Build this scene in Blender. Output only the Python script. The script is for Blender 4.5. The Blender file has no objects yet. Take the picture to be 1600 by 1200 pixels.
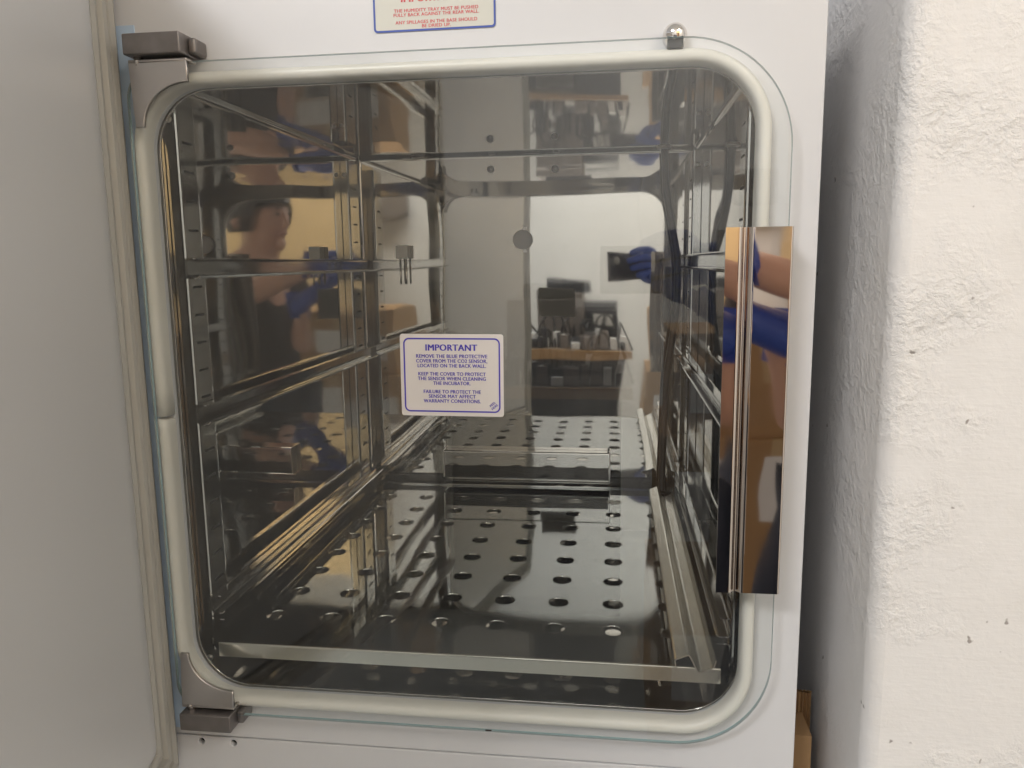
import bpy, bmesh, math, random
from mathutils import Vector, Matrix, noise
random.seed(7)
PI = math.pi
S = bpy.context.scene
C = S.collection

# ------------------------------------------------------------------ camera, world, lamps, exposure
CAM = Vector((0.3919, -0.6521, 0.3977))
def make_camera():
    p, y, r, f = -0.154451, -0.132029, 0.0132409, 1218.81
    fw = Vector((math.sin(y)*math.cos(p), math.cos(y)*math.cos(p), math.sin(p)))
    rt = Vector((math.cos(y), -math.sin(y), 0)); dn = fw.cross(rt)
    right = math.cos(r)*rt + math.sin(r)*dn; down = -math.sin(r)*rt + math.cos(r)*dn
    M = Matrix((right, -down, -fw)).transposed().to_4x4(); M.translation = CAM
    cd = bpy.data.cameras.new('camera'); co = bpy.data.objects.new('camera', cd); C.objects.link(co)
    co.matrix_world = M
    cd.sensor_fit = 'HORIZONTAL'; cd.sensor_width = 36; cd.lens = f/1600*36
    cd.clip_start = 0.001; cd.clip_end = 60
    S.camera = co
make_camera()
W = bpy.data.worlds.new('World'); S.world = W; W.use_nodes = True
W.node_tree.nodes['Background'].inputs[0].default_value = (0.95, 0.955, 1.0, 1)
W.node_tree.nodes['Background'].inputs[1].default_value = 0.65
def area(name, loc, target, size, power, color=(1, 1, 1), size_y=None):
    d = bpy.data.lights.new(name, 'AREA'); d.energy = power; d.color = color; d.size = size
    if size_y: d.shape = 'RECTANGLE'; d.size_y = size_y
    o = bpy.data.objects.new(name, d); C.objects.link(o); o.location = loc
    o.rotation_euler = (Vector(target) - Vector(loc)).to_track_quat('-Z', 'Y').to_euler()
    return o
area('key_or_fill_lamp', (-0.75, -2.5, 2.1), (0.45, 0.0, 0.3), 0.8, 51, (1.0, 0.98, 0.97), 0.40)
area('key_or_fill_lamp', (0.6, -2.3, 2.1), (0.5, -3.5, 0.5), 1.6, 45, (1.0, 0.985, 0.965), 0.5)  # fill lamp added to brighten the rear wall; no fixture known there
area('key_or_fill_lamp', (1.7, -2.0, 2.1), (2.4, -2.2, 0.3), 0.9, 40, (1.0, 0.93, 0.82), 0.5)
V = S.view_settings
V.view_transform = 'Standard'; V.look = 'None'; V.exposure = 0.0; V.gamma = 1; V.use_curve_mapping = False
S.cycles.use_denoising = True
S.cycles.max_bounces = 24; S.cycles.glossy_bounces = 16; S.cycles.transparent_max_bounces = 32; S.cycles.diffuse_bounces = 4
S.cycles.caustics_reflective = True; S.cycles.sample_clamp_indirect = 4.0; S.cycles.blur_glossy = 0.3

# ------------------------------------------------------------------ materials
MATS = {}
def mat(name, color, rough=0.5, metal=0.0, spec=0.5, bump=None, vary=None, coat=0):
    """bump=(scale, strength, distance); vary=(scale, amount, colour2)"""
    m = bpy.data.materials.new(name); m.use_nodes = True; nt = m.node_tree; n = nt.nodes; L = nt.links
    b = n['Principled BSDF']; b.inputs['Base Color'].default_value = (*color, 1)
    b.inputs['Roughness'].default_value = rough; b.inputs['Metallic'].default_value = metal
    b.inputs['Specular IOR Level'].default_value = spec
    if coat: b.inputs['Coat Weight'].default_value = coat; b.inputs['Coat Roughness'].default_value = 0.15
    tc = n.new('ShaderNodeTexCoord')
    if vary:
        t = n.new('ShaderNodeTexNoise'); t.inputs['Scale'].default_value = vary[0]; t.inputs['Detail'].default_value = 5
        L.new(tc.outputs['Object'], t.inputs['Vector'])
        r = n.new('ShaderNodeValToRGB'); r.color_ramp.elements[0].position = 0.5 - vary[1]; r.color_ramp.elements[1].position = 0.5 + vary[1]
        r.color_ramp.elements[0].color = (*color, 1); r.color_ramp.elements[1].color = (*vary[2], 1)
        L.new(t.outputs['Fac'], r.inputs['Fac']); L.new(r.outputs['Color'], b.inputs['Base Color'])
    if bump:
        t = n.new('ShaderNodeTexNoise'); t.inputs['Scale'].default_value = bump[0]; t.inputs['Detail'].default_value = 3
        L.new(tc.outputs['Object'], t.inputs['Vector'])
        bp = n.new('ShaderNodeBump'); bp.inputs['Strength'].default_value = bump[1]; bp.inputs['Distance'].default_value = bump[2]
        L.new(t.outputs['Fac'], bp.inputs['Height']); L.new(bp.outputs['Normal'], b.inputs['Normal'])
    MATS[name] = m
    return m
def steel_mat(name, color, rough, wave, wscale):
    """polished sheet: faint smudges in the gloss, slow buckle of the sheet"""
    m = mat(name, color, rough, 1.0); nt = m.node_tree; n = nt.nodes; L = nt.links; b = n['Principled BSDF']
    tc = n.new('ShaderNodeTexCoord')
    t = n.new('ShaderNodeTexNoise'); t.inputs['Scale'].default_value = 14; t.inputs['Detail'].default_value = 6; t.inputs['Roughness'].default_value = .65
    L.new(tc.outputs['Object'], t.inputs['Vector'])
    r = n.new('ShaderNodeMapRange'); r.inputs['From Min'].default_value = .48; r.inputs['From Max'].default_value = .8
    r.inputs['To Min'].default_value = rough; r.inputs['To Max'].default_value = rough + .05
    L.new(t.outputs['Fac'], r.inputs['Value']); L.new(r.outputs['Result'], b.inputs['Roughness'])
    t2 = n.new('ShaderNodeTexNoise'); t2.inputs['Scale'].default_value = wscale; t2.inputs['Detail'].default_value = 1.0
    L.new(tc.outputs['Object'], t2.inputs['Vector'])
    bp = n.new('ShaderNodeBump'); bp.inputs['Strength'].default_value = 1.0; bp.inputs['Distance'].default_value = wave
    L.new(t2.outputs['Fac'], bp.inputs['Height']); L.new(bp.outputs['Normal'], b.inputs['Normal'])
    return m
STEEL = steel_mat('polished_steel', (0.62, 0.60, 0.57), 0.025, 0.0016, 4.5)
SHELF = steel_mat('shelf_steel', (0.31, 0.325, 0.33), 0.035, 0.0010, 5)
RUNNER = mat('runner_steel', (0.74, 0.72, 0.66), 0.24, 1.0, bump=(30, .15, .001))
GAPSHADE = mat('gap_shade_steel', (0.085, 0.08, 0.075), 0.12, 1.0)  # dark tone painted in for gaps and their reflection
LIP = mat('lip_steel', (0.74, 0.72, 0.65), 0.16, 1.0, bump=(22, .15, .001))
RAIL = steel_mat('rail_steel', (0.48, 0.48, 0.47), 0.07, 0.0003, 7)
HANDLE = steel_mat('handle_steel', (0.64, 0.57, 0.52), 0.03, 0.0012, 9)
CHROME = mat('chrome', (0.78, 0.75, 0.72), 0.08, 1.0)
SATIN = mat('satin_metal', (0.58, 0.555, 0.54), 0.32, 1.0, bump=(180, .08, .0004))
HINGE = mat('hinge_metal', (0.30, 0.28, 0.275), 0.38, 0.75, bump=(90, .1, .0006), vary=(30, .2, (0.17, .155, .15)))
PANEL = mat('painted_panel', (0.66, 0.665, 0.685), 0.28, 0, .5, bump=(420, .06, .0003))
LINER = mat('door_liner', (0.60, 0.60, 0.60), 0.34, 0, .5, bump=(300, .05, .0003))
DOORSEAL = mat('door_seal', (0.44, 0.43, 0.40), 0.5, vary=(8, .25, (0.40, .385, .35)))
SILICONE = mat('silicone_gasket', (0.87, 0.845, 0.80), 0.30, 0, .5, vary=(16, .22, (0.82, .79, .73)))
BLUESTRIP = mat('blue_strip', (0.52, 0.66, 0.84), 0.4)
WHITEPLASTIC = mat('white_plastic', (0.82, 0.81, 0.78), 0.4)
GREYPLASTIC = mat('grey_plastic', (0.62, 0.59, 0.57), 0.45)
BLACK = mat('black_rubber', (0.012, 0.012, 0.014), 0.35)
DARK = mat('dark_recess', (0.01, 0.01, 0.01), 0.8)
LABEL = mat('label_film', (0.80, 0.76, 0.74), 0.35)
LABELY = mat('label_film_cream', (0.60, 0.60, 0.54), 0.4)
INKBLUE = mat('blue_ink', (0.07, 0.05, 0.50), 0.4)
INKBLUE2 = mat('blue_border_ink', (0.035, 0.075, 0.36), 0.4)
INKRED = mat('red_ink', (0.62, 0.055, 0.07), 0.4)
CARD = mat('cardboard', (0.42, 0.26, 0.13), 0.85, 0, .2, bump=(60, .3, .002), vary=(5, .2, (0.36, .22, .11)))
PAPER = mat('paper_label', (0.75, 0.72, 0.68), 0.6)
GLOVE = mat('nitrile_glove', (0.030, 0.070, 0.34), 0.42, bump=(45, .5, .004))
SKIN = mat('skin', (0.60, 0.36, 0.26), 0.5, vary=(10, .3, (0.55, .30, .21)))
SHIRT = mat('dark_shirt', (0.030, 0.022, 0.020), 0.9, bump=(25, .6, .01))
TROUSER = mat('dark_trousers', (0.012, 0.015, 0.026), 0.9, bump=(20, .5, .01))
HAIR = mat('dark_hair', (0.018, 0.012, 0.009), 0.45)
PHONE = mat('phone_shell', (0.02, 0.016, 0.03), 0.15)
CREAM = mat('cream_wall_paint', (0.72, 0.52, 0.27), 0.8, bump=(30, .3, .003), vary=(3, .25, (0.62, .45, .24)))
ROOMWHITE = mat('room_wall_paint', (0.80, 0.79, 0.77), 0.8, bump=(20, .2, .003), vary=(2, .3, (0.72, .71, .69)))
FLOORM = mat('floor_vinyl', (0.36, 0.37, 0.36), 0.4, vary=(4, .25, (0.27, .28, .27)))
WOOD = mat('wood_edge', (0.45, 0.27, 0.12), 0.5, vary=(20, .2, (0.36, .2, .08)))
CABINETDARK = mat('dark_equipment', (0.03, 0.03, 0.035), 0.4)
CABINETGREY = mat('grey_equipment', (0.20, 0.17, 0.15), 0.5)

def glass_mat():
    m = bpy.data.materials.new('clear_glass'); m.use_nodes = True; nt = m.node_tree; n = nt.nodes; L = nt.links
    for x in list(n): n.remove(x)
    out = n.new('ShaderNodeOutputMaterial'); mix = n.new('ShaderNodeMixShader')
    tr = n.new('ShaderNodeBsdfTransparent'); tr.inputs[0].default_value = (0.975, 0.985, 0.982, 1)
    gl = n.new('ShaderNodeBsdfGlossy'); gl.inputs['Roughness'].default_value = 0.012
    fr = n.new('ShaderNodeFresnel'); fr.inputs['IOR'].default_value = 1.52
    # the pane does not bend the ray, so the far side of it must not show total internal reflection
    ge = n.new('ShaderNodeNewGeometry'); mr = n.new('ShaderNodeMapRange'); mr.inputs['To Min'].default_value = 1.52; mr.inputs['To Max'].default_value = 1/1.52
    L.new(ge.outputs['Backfacing'], mr.inputs['Value']); L.new(mr.outputs['Result'], fr.inputs['IOR'])
    L.new(fr.outputs[0], mix.inputs[0]); L.new(tr.outputs[0], mix.inputs[1]); L.new(gl.outputs[0], mix.inputs[2])
    # uneven milky haze mixed into the pane's colour, lifting the dark chamber
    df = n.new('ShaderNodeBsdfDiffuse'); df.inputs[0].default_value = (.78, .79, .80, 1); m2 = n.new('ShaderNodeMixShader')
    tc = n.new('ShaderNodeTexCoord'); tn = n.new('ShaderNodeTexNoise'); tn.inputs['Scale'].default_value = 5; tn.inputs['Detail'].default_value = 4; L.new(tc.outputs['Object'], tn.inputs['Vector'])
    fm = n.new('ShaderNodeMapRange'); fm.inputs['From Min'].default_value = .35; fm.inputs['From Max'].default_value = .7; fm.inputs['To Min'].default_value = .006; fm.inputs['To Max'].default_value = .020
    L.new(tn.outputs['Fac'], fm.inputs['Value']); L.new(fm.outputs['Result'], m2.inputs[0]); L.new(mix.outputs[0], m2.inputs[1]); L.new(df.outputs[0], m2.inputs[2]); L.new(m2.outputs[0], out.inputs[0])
    MATS['clear_glass'] = m; return m
GLASS = glass_mat()
GLASSEDGE = mat('ground_glass_edge', (0.34, 0.47, 0.50), 0.25)

def plaster_mat(name):
    m = bpy.data.materials.new(name); m.use_nodes = True; nt = m.node_tree; n = nt.nodes; L = nt.links
    b = n['Principled BSDF']; b.inputs['Roughness'].default_value = 0.62; b.inputs['Specular IOR Level'].default_value = .35
    tc = n.new('ShaderNodeTexCoord')
    def nz(scale, detail, rough=.55, dist=0, typ='ShaderNodeTexNoise'):
        t = n.new(typ); t.inputs['Scale'].default_value = scale; t.inputs['Detail'].default_value = detail; t.inputs['Roughness'].default_value = rough
        t.inputs['Distortion'].default_value = dist; L.new(tc.outputs['Object'], t.inputs['Vector']); return t
    def mth(op, a, bb=None, v=None, clamp=False):
        k = n.new('ShaderNodeMath'); k.operation = op; k.use_clamp = clamp
        if hasattr(a, 'links'): L.new(a, k.inputs[0])
        else: k.inputs[0].default_value = a
        if bb is not None:
            if hasattr(bb, 'links'): L.new(bb, k.inputs[1])
            else: k.inputs[1].default_value = bb
        return k.outputs[0]
    def rng(x, a, c, lo, hi):
        k = n.new('ShaderNodeMapRange'); L.new(x, k.inputs['Value']); k.inputs['From Min'].default_value = a; k.inputs['From Max'].default_value = c
        k.inputs['To Min'].default_value = lo; k.inputs['To Max'].default_value = hi; return k.outputs['Result']
    fine = nz(170, 5, .6, .1); mid = nz(55, 5, .62, .25); big = nz(9, 2); mask = nz(7.5, 3, .55, .3)
    roughmask = rng(mask.outputs['Fac'], .47, .64, .10, 1.0)
    f2 = rng(fine.outputs['Fac'], .42, .66, 0, 1); m2 = rng(mid.outputs['Fac'], .45, .62, 0, 1)
    h = mth('MULTIPLY', mth('ADD', mth('MULTIPLY', f2, .32), mth('MULTIPLY', m2, .55)), roughmask)
    # brush strokes: noise stretched along one axis
    mp = n.new('ShaderNodeMapping'); mp.inputs['Scale'].default_value = (60, 60, 380); L.new(tc.outputs['Object'], mp.inputs['Vector'])
    st = n.new('ShaderNodeTexNoise'); st.inputs['Scale'].default_value = 1; st.inputs['Detail'].default_value = 2; L.new(mp.outputs[0], st.inputs['Vector'])
    h = mth('ADD', h, mth('MULTIPLY', st.outputs['Fac'], .10)); h = mth('ADD', h, mth('MULTIPLY', big.outputs['Fac'], .9))
    bp = n.new('ShaderNodeBump'); bp.inputs['Strength'].default_value = .6; bp.inputs['Distance'].default_value = .0038
    L.new(h, bp.inputs['Height']); L.new(bp.outputs['Normal'], b.inputs['Normal'])
    # small dark pits and grey smudges
    pit = nz(75, 2, .5); pm = rng(pit.outputs['Fac'], .735, .77, 0, .75)
    sm = nz(14, 4, .6); smf = rng(sm.outputs['Fac'], .5, .8, 0, .35)
    c1 = n.new('ShaderNodeMix'); c1.data_type = 'RGBA'; c1.inputs[6].default_value = (0.80, 0.785, 0.77, 1); c1.inputs[7].default_value = (0.68, 0.655, 0.62, 1); L.new(smf, c1.inputs[0])
    c2 = n.new('ShaderNodeMix'); c2.data_type = 'RGBA'; L.new(c1.outputs[2], c2.inputs[6]); c2.inputs[7].default_value = (0.20, 0.17, 0.15, 1); L.new(pm, c2.inputs[0])
    L.new(c2.outputs[2], b.inputs['Base Color'])
    return m
PLASTER = plaster_mat('rough_white_plaster')

# ------------------------------------------------------------------ helpers
def link(name, me, m, parent=None, smooth=False, **props):
    me.name = name
    o = bpy.data.objects.new(name, me); C.objects.link(o)
    if m is not None:
        me.materials.clear(); me.materials.append(m)
    if smooth: me.shade_smooth()
    if parent: o.parent = parent
    for k, v in props.items(): o[k] = v
    return o
def empty(name, loc, label, cat, group=None):
    o = bpy.data.objects.new(name, None); C.objects.link(o); o.location = loc; o.empty_display_size = .05
    o['label'] = label; o['category'] = cat
    if group: o['group'] = group
    return o
def finish(bm, name, m, parent=None, smooth=False, off=(0, 0, 0), **p):
    me = bpy.data.meshes.new(name)
    if parent is not None:
        q = parent; t = Vector((0, 0, 0))
        while q is not None: t += q.location; q = q.parent
        if not p.pop('local', False): bmesh.ops.translate(bm, verts=bm.verts, vec=-t)
    bmesh.ops.recalc_face_normals(bm, faces=bm.faces)
    bm.to_mesh(me); bm.free()
    return link(name, me, m, parent, smooth, **p)
def add_box(bm, lo, hi, bev=0, seg=3):
    b2 = bmesh.new(); bmesh.ops.create_cube(b2, size=1)
    for v in b2.verts:
        v.co = Vector([lo[i] + (v.co[i] + .5)*(hi[i] - lo[i]) for i in range(3)])
    if bev: 
        bmesh.ops.bevel(b2, geom=list(b2.edges), offset=bev, segments=seg, affect='EDGES', profile=.5)
    me = bpy.data.meshes.new('t'); b2.to_mesh(me); b2.free(); bm.from_mesh(me); bpy.data.meshes.remove(me)
    return bm
def box(name, lo, hi, m, parent=None, bev=0.0, seg=3, **p):
    bm = bmesh.new(); add_box(bm, lo, hi, bev, seg); o = finish(bm, name, m, parent, **p)
    if bev:
        for f in o.data.polygons: f.use_smooth = min(f.area, 1) < (max(hi[i]-lo[i] for i in range(3))*bev*2)
    return o
def rrect(x0, x1, z0, z1, r, n=10):
    """rounded rectangle outline, counter-clockwise; r = radius or (bl, br, tr, tl)"""
    rs = r if isinstance(r, (tuple, list)) else (r,)*4
    pts = []
    for (cx, cz, a0, rr) in ((x0+rs[0], z0+rs[0], PI, rs[0]), (x1-rs[1], z0+rs[1], 1.5*PI, rs[1]), (x1-rs[2], z1-rs[2], 0, rs[2]), (x0+rs[3], z1-rs[3], .5*PI, rs[3])):
        for i in range(n+1):
            a = a0 + .5*PI*i/n; pts.append((cx + rr*math.cos(a), cz + rr*math.sin(a)))
    return pts
def circle(cx, cz, r, n=28):
    return [(cx + r*math.cos(2*PI*i/n), cz + r*math.sin(2*PI*i/n)) for i in range(n)]
def sheet(name, outline, holes, thick, m, parent=None, plane='XZ', at=0.0, bevel=0.0, xf=None, **p):
    """flat plate with holes: filled 2D curve, extruded; plane XZ lies at y=at (centre), XY at z=at, local"""
    cu = bpy.data.curves.new('t', 'CURVE'); cu.dimensions = '2D'; cu.fill_mode = 'BOTH'
    cu.extrude = thick/2 - bevel; cu.bevel_depth = bevel; cu.bevel_resolution = 2; cu.offset = -bevel
    for ol in [outline] + list(holes):
        s = cu.splines.new('POLY'); s.points.add(len(ol)-1); s.use_cyclic_u = True
        for q, (a, b) in zip(s.points, ol): q.co = (a, b, 0, 1)
    o = bpy.data.objects.new('t', cu); C.objects.link(o)
    dg = bpy.context.evaluated_depsgraph_get(); me = bpy.data.meshes.new_from_object(o.evaluated_get(dg))
    bpy.data.objects.remove(o); bpy.data.curves.remove(cu)
    if plane == 'XZ': me.transform(Matrix(((1, 0, 0, 0), (0, 0, -1, at), (0, 1, 0, 0), (0, 0, 0, 1))))
    else: me.transform(Matrix.Translation((0, 0, at)))
    if xf is not None: me.transform(xf)
    bm = bmesh.new(); bm.from_mesh(me); bpy.data.meshes.remove(me)
    bmesh.ops.remove_doubles(bm, verts=bm.verts, dist=1e-6)
    return finish(bm, name, m, parent, **p)
def prism(name, prof, axis, a, b, m, parent=None, smooth=False, closed=True, cap=True, **p):
    """profile (list of 2-tuples) swept from a to b. axis Y: prof=(x,z); Z: prof=(x,y); X: prof=(y,z)"""
    bm = bmesh.new()
    def P(u, w, t): return {'Y': (u, t, w), 'Z': (u, w, t), 'X': (t, u, w)}[axis]
    A = [bm.verts.new(P(u, w, a)) for u, w in prof]; B = [bm.verts.new(P(u, w, b)) for u, w in prof]
    n = len(prof)
    for i in range(n if closed else n-1): bm.faces.new((A[i], A[(i+1) % n], B[(i+1) % n], B[i]))
    if closed and cap: bm.faces.new(A); bm.faces.new(B)
    return finish(bm, name, m, parent, smooth, **p)
def thicken(path, t):
    """open 2D polyline -> closed outline of a folded sheet of thickness t"""
    L, R = [], []
    n = len(path)
    for i, (x, y) in enumerate(path):
        d = Vector((0, 0))
        if i > 0: d += (Vector(path[i]) - Vector(path[i-1])).normalized()
        if i < n-1: d += (Vector(path[i+1]) - Vector(path[i])).normalized()
        d.normalize(); nn = Vector((-d.y, d.x))
        k = 1
        if 0 < i < n-1:
            e = (Vector(path[i]) - Vector(path[i-1])).normalized(); k = 1/max(.5, abs(e.dot(d)))
        L.append((x + nn.x*t/2*k, y + nn.y*t/2*k)); R.append((x - nn.x*t/2*k, y - nn.y*t/2*k))
    return L + R[::-1]
def fillet(pts, r, n=4):
    """round the inner corners of an open polyline"""
    out = [pts[0]]
    for i in range(1, len(pts)-1):
        a, b, c = Vector(pts[i-1]), Vector(pts[i]), Vector(pts[i+1])
        u = (a-b); w = (c-b); k = min(r, u.length*.49, w.length*.49); p0 = b + u.normalized()*k; p2 = b + w.normalized()*k
        for j in range(n+1):
            t = j/n; q = (1-t)**2*p0 + 2*t*(1-t)*b + t*t*p2; out.append((q.x, q.y))
    out.append(pts[-1]); return out
def tube(name, pts, rad, m, parent=None, seg=12, flat=None, **p):
    """swept tube through 3D points; rad scalar or list; flat=(normal axis scale) squashes the section"""
    bm = bmesh.new(); P = [Vector(q) for q in pts]; rings = []; up = None
    for i, q in enumerate(P):
        d = (P[min(i+1, len(P)-1)] - P[max(i-1, 0)]).normalized()
        if up is None: up = d.orthogonal().normalized()
        up = (up - d*up.dot(d)).normalized(); s = d.cross(up); r = rad[i] if isinstance(rad, (list, tuple)) else rad
        rings.append([bm.verts.new(q + (up*math.cos(2*PI*k/seg) + s*math.sin(2*PI*k/seg))*r) for k in range(seg)])
    for a, b in zip(rings, rings[1:]):
        for k in range(seg): bm.faces.new((a[k], a[(k+1) % seg], b[(k+1) % seg], b[k]))
    bm.faces.new(rings[0]); bm.faces.new(rings[-1])
    return finish(bm, name, m, parent, True, **p)
def smooth_path(pts, n=8):
    P = [Vector(q) for q in pts]; P = [2*P[0]-P[1]] + P + [2*P[-1]-P[-2]]; out = []
    for i in range(1, len(P)-2):
        a, b, c, d = P[i-1:i+3]
        for j in range(n):
            t = j/n; out.append(.5*((2*b) + (c-a)*t + (2*a-5*b+4*c-d)*t*t + (3*b-a-3*c+d)*t**3))
    out.append(P[-2]); return out
def lathe(name, prof, m, parent=None, center=(0, 0, 0), axis='Y', seg=32, **p):
    bm = bmesh.new(); rings = []
    for r, h in prof:
        ring = []
        for k in range(seg):
            a = 2*PI*k/seg
            v = (r*math.cos(a), h, r*math.sin(a)) if axis == 'Y' else ((h, r*math.cos(a), r*math.sin(a)) if axis == 'X' else (r*math.cos(a), r*math.sin(a), h))
            ring.append(bm.verts.new(Vector(center) + Vector(v)))
        rings.append(ring)
    for a, b in zip(rings, rings[1:]):
        for k in range(seg): bm.faces.new((a[k], a[(k+1) % seg], b[(k+1) % seg], b[k]))
    bm.faces.new(rings[0]); bm.faces.new(rings[-1])
    bmesh.ops.remove_doubles(bm, verts=bm.verts, dist=1e-7)
    return finish(bm, name, m, parent, True, **p)
def text_mesh(lines, thick=0.0001):
    """lines: (text, x, z, height, bold, rot). returns one bmesh standing in the XZ plane at y=0"""
    bm = bmesh.new()
    for (s, x, z, h, bold, rot, sx) in lines:
        cu = bpy.data.curves.new('t', 'FONT'); cu.body = s; cu.size = h/0.69; cu.align_x = 'CENTER'; cu.align_y = 'CENTER'
        cu.offset = 0; cu.extrude = thick; cu.space_character = 1.06; cu.resolution_u = 3
        o = bpy.data.objects.new('t', cu); C.objects.link(o)
        dg = bpy.context.evaluated_depsgraph_get(); me = bpy.data.meshes.new_from_object(o.evaluated_get(dg))
        bpy.data.objects.remove(o); bpy.data.curves.remove(cu)
        if isinstance(sx, tuple):        # wanted width
            w = max(v.co.x for v in me.vertices) - min(v.co.x for v in me.vertices); k = sx[0]/w
        else: k = sx
        me.transform(Matrix.Translation((x, 0, z)) @ Matrix.Rotation(-rot, 4, 'Y') @ Matrix(((k, 0, 0, 0), (0, 0, -1, 0), (0, 1, 0, 0), (0, 0, 0, 1))))
        k = bold2 = h*(.055 if h > .004 else .035)
        for q, dx in enumerate((-k, 0, k)):
            m2 = me.copy(); m2.transform(Matrix.Translation((dx*math.cos(rot), -.00002*q, dx*math.sin(rot)))); bm.from_mesh(m2); bpy.data.meshes.remove(m2)
        bpy.data.meshes.remove(me)
    return bm

# ------------------------------------------------------------------ the setting round the incubator
def setting():
    # pillar of the white wall beside the incubator
    bm = bmesh.new()
    x0, x1, y0, y1, z0, z1 = .598, 1.6, -.03, .9, -1.05, 2.2
    add_box(bm, (x0, y0, z0), (x1, y1, z1), .012, 3)
    o = finish(bm, 'wall', PLASTER, smooth=False, kind='structure', label='rough white painted wall beside the incubator')
    for f in o.data.polygons: f.use_smooth = f.area < .1
    box('floor', (-3, -3.6, -1.15), (3, 1.2, -1.05), FLOORM, kind='structure')
    box('ceiling', (-3, -3.6, 2.2), (3, 1.2, 2.3), ROOMWHITE, kind='structure')
    box('wall_rear', (-3, -3.6, -1.05), (3, -3.5, 2.2), ROOMWHITE, kind='structure')
    box('wall_side', (2.4, -3.5, -1.05), (2.5, -0.03, 2.2), ROOMWHITE, kind='structure')
setting()

# ------------------------------------------------------------------ the incubator
INC = empty('incubator', (0.25, 0, -0.7), 'white laboratory incubator with its door open, polished steel chamber behind an inner glass door', 'incubator')
OW, OH = 0.5, 0.544                       # opening
XL, XR, ZB, ZT, YB = -0.012, 0.511, -0.020, 0.563, 0.575   # chamber
def cabinet():
    hole = rrect(-.0045, OW+.0015, -.002, OH+.004, .052, 12)
    # front panel with the rounded opening
    sheet('front_panel', rrect(-.075, .5505, -.0525, .640, .006, 4), [hole], .006, PANEL, INC, at=.003, bevel=.0012)
    sheet('lower_panel', rrect(-.075, .5505, -.40, -.0535, .004, 3), [circle(-.0045, -.0590, .0032, 20), circle(.0285, -.0590, .0032, 20)], .006, PANEL, INC, at=.0026, bevel=.0008)
    box('side_panel', (.5385, .006, -.40), (.5500, .70, .640), PANEL, INC, bev=.002)
    box('side_panel', (-.075, .006, -.40), (-.063, .70, .640), PANEL, INC, bev=.002)
    box('top_panel', (-.0625, .0065, .628), (.5380, .70, .6398), PANEL, INC)
    box('recess_backing', (-.02, .0075, -.075), (.05, .012, -.050), DARK, INC)
    # chamber: steel box open to the front, softly rounded seams
    bm = bmesh.new(); bmesh.ops.create_cube(bm, size=1)
    for v in bm.verts:
        v.co = Vector((XL + (v.co.x+.5)*(XR-XL), .010 + (v.co.y+.5)*(YB-.010), ZB + (v.co.z+.5)*(ZT-ZB)))
    front = [f for f in bm.faces if all(abs(v.co.y - .010) < 1e-6 for v in f.verts)]
    bmesh.ops.delete(bm, geom=front, context='FACES')
    ed = [e for e in bm.edges if not all(abs(v.co.y - .010) < 1e-6 for v in e.verts)]
    r = bmesh.ops.bevel(bm, geom=ed, offset=.006, segments=6, affect='EDGES', profile=.5)
    ch = finish(bm, 'chamber', STEEL, INC, label='mirror-polished steel chamber')
    for f in ch.data.polygons: f.use_smooth = f.area < .02
    # inner front flange round the opening
    sheet('chamber_flange', rrect(XL-.004, XR+.004, ZB-.004, ZT+.004, .008, 3), [rrect(-.003, OW+.001, -.001, OH+.003, .050, 12)], .0025, STEEL, INC, at=.0088, bevel=.0006)
cabinet()

def posts():
    out = []
    for sgn, xf, xw in ((1, .0, XL), (-1, XR-.0125, XR)):
        for (y0, y1) in ((.030, .062), (.492, .535)):
            t = .0012; z0, z1 = ZB+.012, ZT-.014
            path = fillet([(xw + sgn*.0007, y0), (xf, y0), (xf, y1), (xw + sgn*.0007, y1)], .0025, 3)
            po = prism('rack_post', thicken(path, t), 'Z', z0, z1, RAIL, INC)
            # slots on the side face and the fixing screws
            bm = bmesh.new(); z = z0 + .02
            ymid = (y0+y1)/2
            while z < z1 - .02:
                add_box(bm, (xf + (.0004 if sgn > 0 else -.0009), ymid-.008, z-.0011), (xf + (.0009 if sgn > 0 else -.0004), ymid+.008, z+.0011)); z += .0262
            finish(bm, 'slots', DARK, po, kind='stuff')
            for zz in (z1 - .020, z0 + .020):
                lathe('screw', [(.0001, -.0016), (.0030, -.0013), (.0034, 0), (.0001, 0)], SATIN, po, center=(xf - sgn*.0062, y0-.0006, zz), seg=16)
posts()

def channel(name, x, sgn, z0, z1, y0, y1, depth, parent, m=RAIL):
    """C channel along Y: web at x, flanges towards the middle of the chamber"""
    t = .0011
    path = fillet([(x + sgn*depth, z0 + .0025), (x + sgn*(depth-.002), z0), (x, z0), (x, z1), (x + sgn*(depth-.003), z1)], .003, 4)
    return prism(name, thicken(path, t), 'Y', y0, y1, m, parent)
def rails():
    for sgn, x in ((1, .0012), (-1, XR-.0137)):
        for z0, z1 in ((.387, .405), (.250, .268)):
            channel('shelf_rail', x, sgn, z0, z1, .028, .560, .0125, INC)
        channel('shelf_rail', x, sgn, .024-.001, .0400+.014, .028, .560, .0145, INC)
        channel('shelf_rail', x, sgn, .0605, .078, .028, .560, .0125, INC)
rails()

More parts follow.
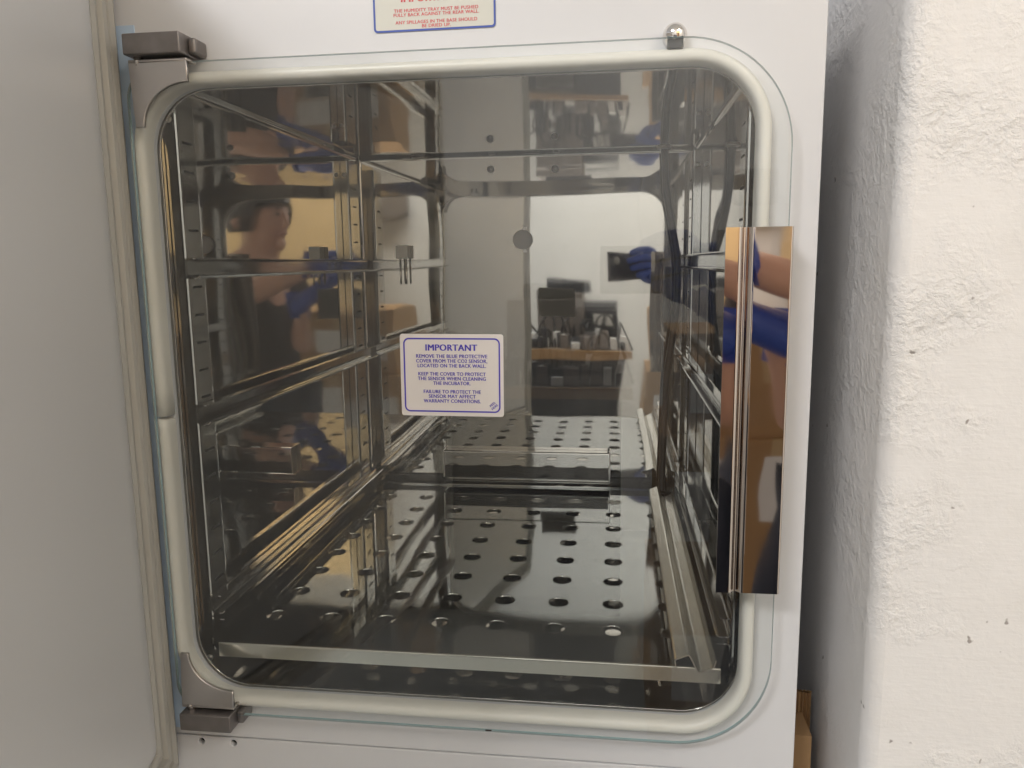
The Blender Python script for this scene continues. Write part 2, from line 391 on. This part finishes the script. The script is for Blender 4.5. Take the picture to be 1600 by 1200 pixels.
def back_wall_bits():
    y = YB - .0006
    for (x, z) in ((.2000, .5405), (.2995, .5385)):
        s = lathe('screw', [(.0002, -.0030), (.0018, -.0030), (.0022, -.0020), (.0050, -.0016), (.0058, 0), (.0002, 0)], SATIN, INC, center=(x, y, z), seg=24)
    # port disc with two small clips
    lathe('port_cover', [(.0002, -.006), (.0140, -.006), (.0152, -.0045), (.0152, 0), (.0002, 0)], GREYPLASTIC, INC, center=(.249, y, .4325), seg=40)
    d = C.objects['port_cover'] if 'port_cover' in C.objects else None
    box('clip', (.2500, y-.004, .4470), (.2555, y, .4520), SATIN, d)
    box('clip', (.2500, y-.004, .4130), (.2555, y, .4180), SATIN, d)
    # white sensor block with two probes
    sb = box('sensor_block', (.0495, .556, .4060), (.0690, y, .4265), WHITEPLASTIC, INC, bev=.001)
    for x in (.0555, .0645):
        tube('probe', [(x, .562, .406), (x, .562, .380), (x, .562, .366)], [.0016, .0016, .0014], CHROME, sb, seg=12)
    # low steel duct cover standing off the back wall
    path = fillet([(.559, .0535), (.557, .0535), (.557, .0975), (y, .0975)], .002, 3)
    dc = prism('duct_cover', thicken(path, .0012), 'X', .118, .385, STEEL, INC)
    box('mouth_shade_plate', (.1195, .5562, .0545), (.3835, .5569, .0740), GAPSHADE, dc)  # dark plate painting the reflected gap in the cover's lower half
    box('end_cheek', (.3848, .5570, .0535), (.3862, y, .0978), SATIN, dc)
    box('end_cheek', (.1168, .5570, .0535), (.1182, y, .0978), SATIN, dc)
back_wall_bits()

# silicone gasket round the opening, with its butt joint on the left
def gasket():
    # outline of the section centre line
    x0, x1, z0, z1 = -.0098, .5052, -.0062, .5528
    ol = rrect(x0, x1, z0, z1, .056, 16)
    # densify and start at the joint
    P = []
    for i in range(len(ol)):
        a = Vector(ol[i]); b = Vector(ol[(i+1) % len(ol)]); L = (b-a).length; k = max(1, int(L/.02))
        for j in range(k): P.append(a + (b-a)*j/k)
    zj = .264
    js = min(range(len(P)), key=lambda i: (P[i]-Vector((x0, zj))).length)
    P = P[js:] + P[:js]
    # the path is counter-clockwise: down the left side first
    P[0] = Vector((x0, zj-.0006)); P.append(Vector((x0, zj+.0016)))
    sec = [(-.0070, -.0005), (-.0066, -.0030), (-.0056, -.0060), (-.0053, -.0095), (-.0044, -.0130), (-.0022, -.0147), (.0004, -.0150), (.0030, -.0144), (.0048, -.0120), (.0055, -.0080), (.0056, -.0035), (.0056, -.0005)]
    bm = bmesh.new(); rings = []
    for i, q in enumerate(P):
        d = ((P[min(i+1, len(P)-1)] - P[max(i-1, 0)])).normalized(); nn = Vector((-d.y, d.x))   # inward for ccw
        sh = .0035 if i == 0 else 0
        rings.append([bm.verts.new((q.x + nn.x*u, w, q.y + nn.y*u - (sh*max(0, u+.002)/.01 if i == 0 else 0))) for u, w in sec])
    for a, b in zip(rings, rings[1:]):
        for k in range(len(sec)-1): bm.faces.new((a[k], a[k+1], b[k+1], b[k]))
    bm.faces.new(rings[0]); bm.faces.new(rings[-1])
    finish(bm, 'gasket', SILICONE, INC, True, label='cream silicone gasket round the opening')
gasket()
box('edge_strip', (-.0310, -.0016, -.045), (-.0130, -.0003, .60), BLUESTRIP, INC)

# inner glass door
GY0, GY1 = -.0205, -.0155
def glass_door():
    ol = rrect(-.0125, .5240, -.0160, .5640, (.03, .080, .082, .03), 18)
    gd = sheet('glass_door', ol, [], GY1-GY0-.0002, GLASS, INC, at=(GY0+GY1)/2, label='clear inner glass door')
    # ground edge all round
    bm = bmesh.new(); n = len(ol)
    A = [bm.verts.new((x, GY0+.0002, z)) for x, z in ol]; B = [bm.verts.new((x, GY1-.0002, z)) for x, z in ol]
    # the edge ring sits a hair outside the pane
    c = Vector((.2557, .274))
    for vs in (A, B):
        for v in vs:
            d = Vector((v.co.x-c.x, v.co.z-c.y)).normalized()*.0002; v.co.x += d.x; v.co.z += d.y
    for i in range(n): bm.faces.new((A[i], A[(i+1) % n], B[(i+1) % n], B[i]))
    finish(bm, 'ground_edge', GLASSEDGE, gd, True)
    # hinge clamps on the left corners
    for up in (1, -1):
        if up > 0: zf = lambda t: .5635 - t
        else: zf = lambda t: -.0035*0 - .0055 + t
        arc = []
        # concave inner edge following the gasket
        for i in range(13):
            a = PI + .5*PI*0
            th = (i/12)*PI/2
            arc.append((.045 - .0405*math.sin(th), .0165 + .0345*(1-math.cos(th))))
        pts = [(.0455, 0), (-.0055, 0), (-.0030, .0505+.001), (.0035, .0515)] + arc[::-1] + [(.0455, .0165)]
        pl = [(x, zf(t)) for x, t in pts]
        if up < 0: pl = pl[::-1]
        hp = sheet('hinge_clamp', pl, [], .0035, SATIN, gd, at=GY0-.0040, bevel=.0008)
        # flange folded back over the rim of the glass
        zz = zf(0)
        box('clamp_flange', (-.0055, GY0-.0055, min(zz, zz+up*.0022)), (.0455, -.0105, max(zz, zz+up*.0022)), SATIN, gd, bev=.0006)
        # pivot block on the cabinet
        b0, b1 = (.5680, .5845) if up > 0 else (-.0270, -.0105)
        hb = box('hinge_block', (-.0050, -.0330, b0), (.0445, -.0005, b1), HINGE, INC, bev=.0012)
        box('block_heel', (.0445, -.0200, b0+.002), (.0510, -.0005, b1-.002), HINGE, hb, bev=.002)
        lathe('pivot_pin', [(.0001, 0), (.0038, 0), (.0038, .0075), (.0001, .0075)], CHROME, hb, center=(.0020, -.0225, b0-.0070 if up > 0 else b1-.0005), axis='Z', seg=20)
    # handle: folded polished sheet clamped on the free edge
    yf = -.0430
    path = [(.5222, -.0160), (.5222, yf+.0008), (.5214, yf), (.4930, yf), (.4895, yf+.0038), (.4868, yf+.0034), (.4848, yf-.0004), (.4735, yf-.0012)]
    path = fillet(path, .0020, 6)
    prof = thicken(path, .0014)
    bm = bmesh.new()
    z0, z1 = .1345, .4215
    k = 18; zs = [z0 + (z1-z0)*i/k for i in range(k+1)]
    rings = []
    npf = len(prof)
    for i, z in enumerate(zs):
        ring = []
        for (x, y) in prof:
            zz = z
            if i == 0:  # lip hangs a little lower and is rounded
                e = max(0, min(1, (.4900 - x)/.014)); zz = z
            ring.append(bm.verts.new((x, y, zz)))
        rings.append(ring)
    for a, b in zip(rings, rings[1:]):
        for j in range(npf): bm.faces.new((a[j], a[(j+1) % npf], b[(j+1) % npf], b[j]))
    for rg in (rings[0], rings[-1]): bm.faces.new([bm.verts.new(v.co) for v in rg])
    h = finish(bm, 'handle', HANDLE, gd, False, label='folded mirror-polished steel door handle')
    for f in h.data.polygons: f.use_smooth = f.area < .00012 and abs(f.normal.z) < .5
    # back plate behind the glass so the clamp closes
    box('clamp_plate', (.4905, GY1+.0006, .140), (.5222, GY1+.0021, .416), HANDLE, gd)
    box('chip', (.2800, GY0-.0006, -.0150), (.2855, GY0-.0003, -.0136), HAIR, gd)
    for z in (.387, .166):
        lathe('screw', [(.0001, .0016), (.0014, .0014), (.0020, 0), (.0001, 0)], CHROME, gd, center=(.5229, -.034, z), axis='X', seg=14)
    return gd
GD = glass_door()

# chrome buffer stud above the glass
def stud():
    s = lathe('door_stud', [(.0001, -.0165), (.0030, -.0162), (.0060, -.0148), (.0082, -.0120), (.0092, -.0085), (.0092, 0), (.0001, 0)], CHROME, INC, center=(.4362, 0, .5685), seg=36)
    box('rubber_pad', (.4302, -.0153, .5570), (.4422, -.0030, .5662), BLACK, s, bev=.001)
stud()

# warning notice on the glass
def notice():
    x0, x1, z0, z1 = .2140, .3012, .2710, .3400
    y = GY0 - .0002
    rot = Matrix.Translation(((x0+x1)/2, 0, (z0+z1)/2)) @ Matrix.Rotation(math.radians(.35), 4, 'Y') @ Matrix.Translation((-(x0+x1)/2, 0, -(z0+z1)/2))
    n = sheet('notice_sticker', rrect(x0, x1, z0, z1, .0022, 6), [], .0003, LABEL, GD, at=y-.00015, xf=rot, label='white sticker with blue lettering on the glass')
    cx = (x0+x1)/2; top = z1
    def zz(f): return z1 - f*(z1-z0)
    Wd = x1-x0
    L = [("IMPORTANT", cx-.0003, zz(.168), .0052, .022, 0, (.0432,)),
         ("REMOVE THE BLUE PROTECTIVE", cx, zz(.270), .0029, .012, 0, (.0600,)),
         ("COVER FROM THE CO2 SENSOR,", cx, zz(.328), .0029, .012, 0, (.0600,)),
         ("LOCATED ON THE BACK WALL.", cx, zz(.386), .0029, .012, 0, (.0578,)),
         ("KEEP THE COVER TO PROTECT", cx, zz(.486), .0029, .012, 0, (.0570,)),
         ("THE SENSOR WHEN CLEANING", cx, zz(.543), .0029, .012, 0, (.0575,)),
         ("THE INCUBATOR.", cx, zz(.600), .0029, .012, 0, (.0315,)),
         ("FAILURE TO PROTECT THE", cx, zz(.703), .0029, .012, 0, (.0485,)),
         ("SENSOR MAY AFFECT", cx, zz(.760), .0029, .012, 0, (.0400,)),
         ("WARRANTY CONDITIONS.", cx, zz(.818), .0029, .012, 0, (.0485,)),
         ("PEEL", x1-.0093, z0+.0105, .0019, .006, math.radians(42), (.0056,)),
         ("HERE", x1-.0076, z0+.0082, .0019, .006, math.radians(42), (.0062,))]
    bm = text_mesh(L, .00008); bmesh.ops.translate(bm, verts=bm.verts, vec=(0, y-.00042, 0)); bmesh.ops.transform(bm, matrix=rot, verts=bm.verts)
    bm.normal_update()
    finish(bm, 'lettering', INKBLUE, GD)
    sheet('sticker_border', rrect(x0+.0028, x1-.0028, z0+.0033, z1-.0033, .0048, 8), [rrect(x0+.0040, x1-.0040, z0+.0045, z1-.0045, .0037, 8)], .0002, INKBLUE, GD, at=y-.0004, xf=rot)
notice()
def top_notice():
    x0, x1, z0, z1 = .1960, .2962, .5835, .634
    n = sheet('humidity_sticker', rrect(x0, x1, z0, z1, .0030, 6), [], .0003, LABELY, INC, at=-.00045, label='cream sticker with red lettering and a blue border')
    sheet('border', rrect(x0, x1, z0, z1, .0030, 6), [rrect(x0+.0016, x1-.0016, z0+.0016, z1-.0016, .0018, 6)], .0002, INKBLUE2, n, at=-.0007)
    cx = .2468
    L = [("IMPORTANT", cx-.004, .6088, .0064, .03, 0, (.047,)),
         ("THE HUMIDITY TRAY MUST BE PUSHED", cx+.001, .5994, .0025, .03, 0, (.0690,)),
         ("FULLY BACK AGAINST THE REAR WALL.", cx+.001, .5961, .0025, .03, 0, (.0700,)),
         ("ANY SPILLAGES IN THE BASE SHOULD", cx+.001, .5904, .0025, .03, 0, (.0670,)),
         ("BE DRIED UP.", cx+.001, .5872, .0025, .03, 0, (.0235,))]
    bm = text_mesh(L, .00006); bmesh.ops.translate(bm, verts=bm.verts, vec=(0, -.0007, 0))
    finish(bm, 'lettering', INKRED, n)
top_notice()

# outer door, opened to the left, leaning back towards the camera
def outer_door():
    t = math.radians(15.5)
    e = Vector((math.sin(t), -math.cos(t), 0)); nn = Vector((math.cos(t), math.sin(t), 0))
    H = Vector((-.0285, -.0065, 0))
    M = Matrix(((e.x, nn.x, 0, H.x), (e.y, nn.y, 0, H.y), (0, 0, 1, 0), (0, 0, 0, 1)))   # local (u, n, z)
    u0, u1, z0, z1 = .0, .600, -.084, .665
    def put(bm, name, m, parent, smooth=False, **p):
        bmesh.ops.transform(bm, matrix=M, verts=bm.verts); return finish(bm, name, m, parent, smooth, **p)
    bm = bmesh.new(); add_box(bm, (u0-.004, -.070, z0-.03), (u1+.02, -.0085, z1+.03), .006, 3)
    od = put(bm, 'outer_door', PANEL, INC, label='white insulated outer door swung open to the left')
    # liner: raised tray with rounded rim
    def frame_ring(ua, ub, za, zb, r, n): return rrect(ua, ub, za, zb, r, n)
    bm = bmesh.new()
    steps = [(.044, -.0085), (.0445, -.0040), (.048, -.0010), (.054, 0), (.070, .0006)]
    rings = []
    for ins, h in steps:
        rings.append([bm.verts.new((x, h, z)) for x, z in rrect(u0+ins, u1-ins, z0+ins, z1-ins, .006, 5)])
    for a, b in zip(rings, rings[1:]):
        for k in range(len(a)): bm.faces.new((a[k], a[(k+1) % len(a)], b[(k+1) % len(a)], b[k]))
    bm.faces.new(rings[-1])
    li = put(bm, 'door_liner', LINER, od)
    for f in li.data.polygons: f.use_smooth = f.area < .05
    # magnetic seal: ridged section, mitred corners
    sec = [(.002, -.0085), (.0015, -.001), (.004, .0035), (.010, .0045), (.0135, .0020), (.0150, -.0030), (.0165, -.0030), (.0180, .0015), (.022, .0028), (.026, .0015), (.0275, -.0045), (.0295, -.0045), (.0315, -.0015), (.036, -.0010), (.0395, -.0030), (.0410, -.0085)]
    bm = bmesh.new(); rings = []
    for ins, h in sec:
        rings.append([bm.verts.new((x, h, z)) for x, z in ((u0+ins, z0+ins), (u1-ins, z0+ins), (u1-ins, z1-ins), (u0+ins, z1-ins))])
    for a, b in zip(rings, rings[1:]):
        for k in range(4): bm.faces.new((a[k], a[(k+1) % 4], b[(k+1) % 4], b[k]))
    ds = put(bm, 'door_seal', DOORSEAL, od, False)
outer_door()

# ------------------------------------------------------------------ perforated shelf
def shelf():
    sh = empty('perforated_shelf', (.25, .28, .04), 'perforated polished steel shelf lying on the lowest rails of the chamber', 'shelf')
    xs = [.392 + .0575*(k-6) for k in range(8)]; ys = [.0720 + .0594*k for k in range(8)]
    holes = [circle(x, y, .0107, 30) for x in xs for y in ys]
    ol = rrect(.0150, .4880, .0100, .566, .0025, 3)
    pl = sheet('shelf_plate', ol, holes, .0012, SHELF, sh, plane='XY', at=.0394, bevel=.0004)
    # front and back lips, folded down
    path = fillet([(.0108, .0398), (.0088, .0398), (.0088, .0262)], .0016, 4)
    prism('front_lip', thicken(path, .0012), 'X', .0160, .4870, LIP, sh)
    C.objects['front_lip'].data.shade_flat()
    box('back_fold', (.0165, .5560, .0402), (.4865, .5580, .0416), RAIL, sh)
    box('gap_shade_strip', (.0165, .5662, .0402), (.1160, .5690, .0530), GAPSHADE, sh)  # dark strips drawn in place of the shaded gap behind the shelf
    box('gap_shade_strip', (.3870, .5662, .0402), (.4865, .5690, .0530), GAPSHADE, sh)
    # rolled hole rims: thin bright rings
    bm = bmesh.new()
    for x in xs:
        for y in ys:
            ring = [[(x + rr*math.cos(2*PI*k/28), y + rr*math.sin(2*PI*k/28), zz) for k in range(28)] for rr, zz in ((.0113, .04005), (.0111, .04025), (.0107, .0402), (.01055, .0390))]
            vs = [[bm.verts.new(q) for q in r] for r in ring]
            for a, b in zip(vs, vs[1:]):
                for k in range(28): bm.faces.new((a[k], a[(k+1) % 28], b[(k+1) % 28], b[k]))
    finish(bm, 'hole_rims', RAIL, sh, True, kind='stuff')
shelf()
# loose shelf runner left lying on the shelf
def runner():
    a = Vector((.4640, -.0060, .0445)); b = Vector((.4640, .520, .0415))
    r = empty('loose_runner', (.464, .25, .045), 'loose folded steel shelf runner lying slantwise on the right edge of the shelf', 'shelf runner')
    # profile local (s across, h up): inverted U with a long outer flange, rolled a little
    prof = thicken(fillet([(-.0165, .0), (-.0185, .0095), (-.0060, .0150), (.0015, -.0005), (.0045, -.0010), (.0150, .0040), (.0170, .0105)], .0020, 3), .0011)
    bm = bmesh.new(); n = len(prof); R = []
    d = (b-a).normalized(); side = Vector((1, 0, 0)); up = side.cross(d).normalized()*1.0
    if up.z < 0: up = -up
    for k in range(11):
        q = a.lerp(b, k/10)
        R.append([bm.verts.new(q + side*s + up*h + Vector((0, -.020*s/.017*(1 if k == 0 else 0), 0))*0) for s, h in prof])
    for A, B in zip(R, R[1:]):
        for j in range(n): bm.faces.new((A[j], A[(j+1) % n], B[(j+1) % n], B[j]))
    bm.faces.new(R[0]); bm.faces.new(R[-1])
    finish(bm, 'channel', RUNNER, r, False, label='folded steel channel')
runner()

# black lead hanging in the right rear corner of the chamber
def cable():
    pts = smooth_path([(.462, .553, .561), (.4635, .553, .548), (.466, .552, .50), (.475, .552, .45), (.4835, .550, .40), (.4845, .548, .34), (.479, .548, .285), (.471, .549, .22), (.468, .549, .14), (.4665, .549, .075), (.466, .545, .0425)], 6)
    o = tube('sensor_lead', pts, .0054, BLACK, None, 12)
    o['label'] = 'black lead hanging down the right rear corner of the chamber'; o['category'] = 'cable'
    lathe('grommet', [(.0046, -.003), (.0095, -.002), (.0105, 0), (.0046, 0)], SATIN, o, center=(.462, .553, .5625), axis='Z', seg=24)
cable()

# ------------------------------------------------------------------ cardboard behind the incubator gap
def carton(name, lo, hi, label, group=None, labels=()):
    t = empty(name, ((lo[0]+hi[0])/2, (lo[1]+hi[1])/2, lo[2]), label, 'cardboard box', group)
    box('carton', lo, hi, CARD, t, bev=.002)
    box('tape', ((lo[0]+hi[0])/2-.025, lo[1]-.0006, hi[2]-.12), ((lo[0]+hi[0])/2+.025, hi[1]+.0006, hi[2]+.0006), mat('tape', (.5, .36, .2), .25), t)
    for (x0, x1, z0, z1) in labels: box('paper_label', (x0, hi[1], z0), (x1, hi[1]+.0008, z1), PAPER, t)
    return t
def flap():
    # folded corrugated board standing in the gap, low down
    n = 26; prof = []
    for i in range(n+1): prof.append((.5580 + .030*i/n, .10 + .0016*math.sin(i*2.2)))
    o = prism('corrugated_board', thicken(prof, .002), 'Z', -.30, -.028, CARD, None)
    o['label'] = 'brown corrugated cardboard standing in the gap between incubator and wall'; o['category'] = 'cardboard'
    box('folded_edge', (.5560, .058, -.30), (.5800, .098, -.050), CARD, o)
flap()

# ------------------------------------------------------------------ what the polished steel mirrors: the room behind the camera
def rear_room():
    # bench with equipment
    b = empty('lab_bench', (.18, -2.6, -1.05), 'laboratory bench with a wooden front edge and dark apparatus on it', 'bench')
    box('bench_top', (-.75, -2.95, -.115), (.46, -2.35, -.085), CABINETGREY, b)
    box('wood_edge', (-.75, -2.348, -.122), (.46, -2.328, -.080), WOOD, b)
    box('cupboard', (-.70, -2.90, -1.04), (.42, -2.42, -.118), CABINETDARK, b)
    a = empty('analyser', (.2, -2.65, -.084), 'dark boxy instrument with vents on the bench', 'instrument')
    box('casing', (-.04, -2.85, -.084), (.22, -2.50, .25), CABINETGREY, a, bev=.006)
    box('top_unit', (.02, -2.80, .252), (.26, -2.55, .31), CABINETDARK, a, bev=.004)
    box('side_unit', (.225, -2.85, -.084), (.40, -2.55, .20), CABINETDARK, a, bev=.004)
    for k in range(22):
        x = random.uniform(-.10, .42); z = -.082; w = random.uniform(.02, .06); h = random.uniform(.03, .12); y = random.uniform(-2.49, -2.42)
        box('module', (x, y, z), (x+w, y+.05, z+h), random.choice((CABINETDARK, CABINETDARK, CABINETGREY, WHITEPLASTIC)), a, bev=.003)
    box('screen', (.27, -2.549, .05), (.37, -2.545, .12), PAPER, a)
    for k in range(16):
        x = -.30 + .045*k + random.uniform(-.02, .02); y0 = -2.45 + random.uniform(-.03, .03)
        pts = smooth_path([(x, y0, -.08), (x+random.uniform(-.05, .05), y0, .02+random.uniform(0, .10)), (x+.04, y0-.05, random.uniform(-.02, .12)), (x+.05+random.uniform(-.05, .05), y0, -.08)], 6)
        o = tube('instrument_lead', pts, .006, BLACK, None, 8); o['label'] = 'black leads looping over the bench'; o['category'] = 'cable'; o['group'] = 'leads on the bench'
    # tall cream cupboard that gives the left steel wall its tan reflection
    w = empty('cupboard', (1.75, -3.2, -1.05), 'tall cream cupboard against the rear wall', 'cupboard')
    box('carcass', (1.22, -3.45, -1.05), (2.38, -2.95, 1.75), CREAM, w, bev=.01)
    for x in (1.225, 1.81):
        d = box('door', (x, -2.949, -.95), (x+.57, -2.930, 1.70), CREAM, w, bev=.003)
        box('handle', (x+(.54 if x < 1.5 else .04), -2.930, .10), (x+(.56 if x < 1.5 else .06), -2.905, .26), CABINETDARK, d)
    a = empty('wall_heater', (.90, -3.4, .55), 'grey box unit hanging on the rear wall', 'heater')
    box('casing', (.97, -3.495, .66), (1.17, -3.36, .83), CABINETGREY, a, bev=.02)
    carton('cardboard_box', (.50, -2.00, -1.049), (1.15, -1.50, -.55), 'large brown carton at the bottom of the stack behind the photographer', 'cartons stacked behind the photographer', ((.56, .74, -.85, -.65),))
    carton('cardboard_box', (.52, -1.98, -.548), (1.12, -1.52, -.08), 'brown carton with white labels in the middle of the stack', 'cartons stacked behind the photographer', ((.56, .72, -.38, -.18), (.78, .90, -.30, -.14)))
    carton('cardboard_box', (.55, -1.95, -.078), (1.05, -1.55, .20), 'small brown carton on top of the stack', 'cartons stacked behind the photographer', ((.60, .72, -.02, .09), (.80, .92, .02, .12)))
rear_room()

# ------------------------------------------------------------------ the photographer (seen in the steel)
def skin_mesh(name, verts, edges, radii, m, parent, sub=2, root=0, smooth=True):
    me = bpy.data.meshes.new(name); me.from_pydata([Vector(v) for v in verts], edges, [])
    o = bpy.data.objects.new(name, me); C.objects.link(o)
    mod = o.modifiers.new('s', 'SKIN'); mod.use_smooth_shade = True
    for i, r in enumerate(radii):
        rr = r if isinstance(r, tuple) else (r, r)
        me.skin_vertices[0].data[i].radius = rr; me.skin_vertices[0].data[i].use_root = (i == root)
    ss = o.modifiers.new('u', 'SUBSURF'); ss.levels = sub; ss.render_levels = sub
    dg = bpy.context.evaluated_depsgraph_get(); m2 = bpy.data.meshes.new_from_object(o.evaluated_get(dg))
    bpy.data.objects.remove(o); bpy.data.meshes.remove(me)
    if parent: m2.transform(Matrix.Translation(-parent.location))
    return link(name, m2, m, parent, smooth)
def person():
    P = empty('person', (.90, -.98, -1.05), 'person in a dark t-shirt and blue gloves holding up a phone to take the picture', 'person')
    pel, bel, che, neb, net = (.90, -.98, -.12), (.90, -.975, .04), (.905, -.955, .22), (.885, -.935, .365), (.855, -.915, .43)
    rs, re, rw = (.975, -.800, .33), (.860, -.750, .300), (.572, -.688, .392)
    ls, le, lw = (.830, -1.105, .31), (.720, -.910, .100), (.662, -.770, .275)
    rh, rk, rf = (.96, -.90, -.16), (.93, -.86, -.60), (.97, -.90, -1.0)
    lh, lk, lf = (.790, -1.00, -.12), (.640, -.86, -.56), (.72, -.98, -1.0)
    hd = [(.822, -.896, .475), (.815, -.892, .545), (.827, -.899, .605)]
    verts = [pel, bel, che, neb, net, hd[0], hd[1], hd[2], rs, re, rw, ls, le, lw, rh, rk, rf, lh, lk, lf]
    edges = [(0, 1), (1, 2), (2, 3), (3, 4), (4, 5), (5, 6), (6, 7), (3, 8), (8, 9), (9, 10), (3, 11), (11, 12), (12, 13), (0, 14), (14, 15), (15, 16), (0, 17), (17, 18), (18, 19)]
    rad = [.12, .11, .125, .065, .045, .062, .084, .072, .052, .043, .028, .052, .043, .028, .085, .058, .042, .085, .058, .042]
    body = skin_mesh('body', verts, edges, rad, SKIN, P)
    # shirt and trousers as slightly larger skins
    def lerp(a, b, t): return tuple(a[i]+(b[i]-a[i])*t for i in range(3))
    sv = [pel, bel, che, lerp(neb, net, .1), rs, lerp(rs, re, .62), ls, lerp(ls, le, .62)]
    skin_mesh('t_shirt', sv, [(0, 1), (1, 2), (2, 3), (3, 4), (4, 5), (3, 6), (6, 7)], [.140, .130, .145, .078, .068, .062, .068, .062], SHIRT, P)
    skin_mesh('trousers', [pel, rh, rk, rf, lh, lk, lf], [(0, 1), (1, 2), (2, 3), (0, 4), (4, 5), (5, 6)], [.135, .100, .072, .062, .100, .072, .062], TROUSER, P)
    # face details: facing direction f
    f = Vector((-.86, .50, -.06)).normalized(); c = Vector(hd[1]); s = f.cross(Vector((0, 0, 1))).normalized(); u = s.cross(f)
    def at(a, b, d): return c + f*a + s*b + u*d
    tube('nose', [at(.078, 0, .022), at(.098, 0, -.004), at(.104, 0, -.016), at(.086, 0, -.026)], [.007, .011, .013, .008], SKIN, P, 12)
    tube('chin', [at(.058, -.012, -.078), at(.070, 0, -.082), at(.058, .012, -.078)], [.018, .022, .018], SKIN, P, 14)
    tube('lips', [at(.082, -.020, -.048), at(.092, 0, -.046), at(.082, .020, -.048)], [.003, .008, .003], mat('lips', (.36, .12, .10), .45), P, 10)
    for k in (-1, 1):
        tube('eye', [at(.080, k*.030-.008, .020), at(.083, k*.030, .020), at(.078, k*.030+.010, .020)], [.003, .007, .003], DARK, P, 10)
        tube('eyebrow', [at(.082, k*.016, .038), at(.086, k*.030, .042), at(.074, k*.045, .038)], [.003, .004, .002], HAIR, P, 8)
        tube('ear', [at(-.005, k*.082, .022), at(-.014, k*.090, .010), at(-.006, k*.084, -.022)], [.009, .013, .008], SKIN, P, 10)
    # hair: cap pulled back with a knot
    bm = bmesh.new(); bmesh.ops.create_uvsphere(bm, u_segments=28, v_segments=18, radius=1)
    for v in list(bm.verts):
        q = v.co.copy(); k = 1 + .03*noise.noise(q*3)
        v.co = c + f*(q.x*.104*k - .022) + s*(q.y*.095*k) + u*(q.z*.110*k + .020)
    for v in [v for v in bm.verts if (v.co-c).dot(f) > .028 and (v.co-c).dot(u) < .055]: bm.verts.remove(v)
    for v in [v for v in bm.verts if (v.co-c).dot(u) < -.045]: bm.verts.remove(v)
    finish(bm, 'hair', HAIR, P, True)
    bm = bmesh.new(); bmesh.ops.create_icosphere(bm, subdivisions=3, radius=.042)
    bmesh.ops.translate(bm, verts=bm.verts, vec=at(-.135, 0, .01)); finish(bm, 'hair_knot', HAIR, P, True)
    # gloved hands with five fingers each, closing on the phone
    def hand(wrist, palm, tips, name='glove'):
        w = Vector(wrist); p = Vector(palm)
        cuff = w + (w-p).normalized()*.020
        verts = [tuple(w), tuple(cuff), tuple(p)]; edges = [(0, 1), (0, 2)]; rad = [.036, .044, (.040, .030)]
        for (kn, mid, tip) in tips:
            i = len(verts); verts += [kn, mid, tip]; edges += [(2, i), (i, i+1), (i+1, i+2)]; rad += [.0125, .0110, .0088]
        skin_mesh(name, verts, edges, rad, GLOVE, P, 2)
    cx, cy, cz = CAM
    # right hand at the phone's right end
    px = cx + .092
    hand(rw, (px+.048, cy-.028, cz-.016), [
        ((px+.020, cy-.006, cz+.040), (px-.022, cy+.009, cz+.036), (px-.055, cy+.012, cz+.022)),
        ((px+.020, cy+.000, cz+.018), (px-.026, cy+.012, cz+.012), (px-.064, cy+.013, cz+.000)),
        ((px+.022, cy+.002, cz-.006), (px-.020, cy+.012, cz-.012), (px-.056, cy+.013, cz-.020)),
        ((px+.028, cy-.002, cz-.028), (px-.006, cy+.010, cz-.036), (px-.036, cy+.012, cz-.040)),
        ((px+.030, cy-.040, cz+.012), (px+.000, cy-.036, cz+.020), (px-.030, cy-.024, cz+.022))])
    # left hand cupped under it
    hand(lw, (cx+.175, cy-.050, cz-.085), [
        ((cx+.125, cy-.030, cz-.062), (cx+.095, cy+.000, cz-.056), (cx+.070, cy+.012, cz-.040)),
        ((cx+.140, cy-.022, cz-.060), (cx+.120, cy+.006, cz-.056), (cx+.100, cy+.016, cz-.040)),
        ((cx+.158, cy-.018, cz-.062), (cx+.145, cy+.008, cz-.058), (cx+.130, cy+.018, cz-.044)),
        ((cx+.176, cy-.018, cz-.066), (cx+.168, cy+.006, cz-.064), (cx+.158, cy+.016, cz-.054)),
        ((cx+.130, cy-.062, cz-.070), (cx+.100, cy-.060, cz-.052), (cx+.080, cy-.034, cz-.040))])
person()
def phone():
    cx, cy, cz = CAM
    p = empty('smartphone', (cx+.05, cy-.008, cz-.045), 'dark smartphone held level in blue gloved hands', 'phone')
    box('phone_body', (cx-.024, cy-.0125, cz-.052), (cx+.120, cy-.0045, cz+.024), PHONE, p, bev=.003)
    box('screen', (cx-.021, cy-.0131, cz-.049), (cx+.117, cy-.0127, cz+.021), BLACK, p)
    bm = bmesh.new(); me = None
    lathe('lens_ring', [(.0060, 0), (.0075, 0), (.0075, .0016), (.0060, .0016)], CHROME, p, center=(cx, cy-.0045, cz), seg=24)
phone()
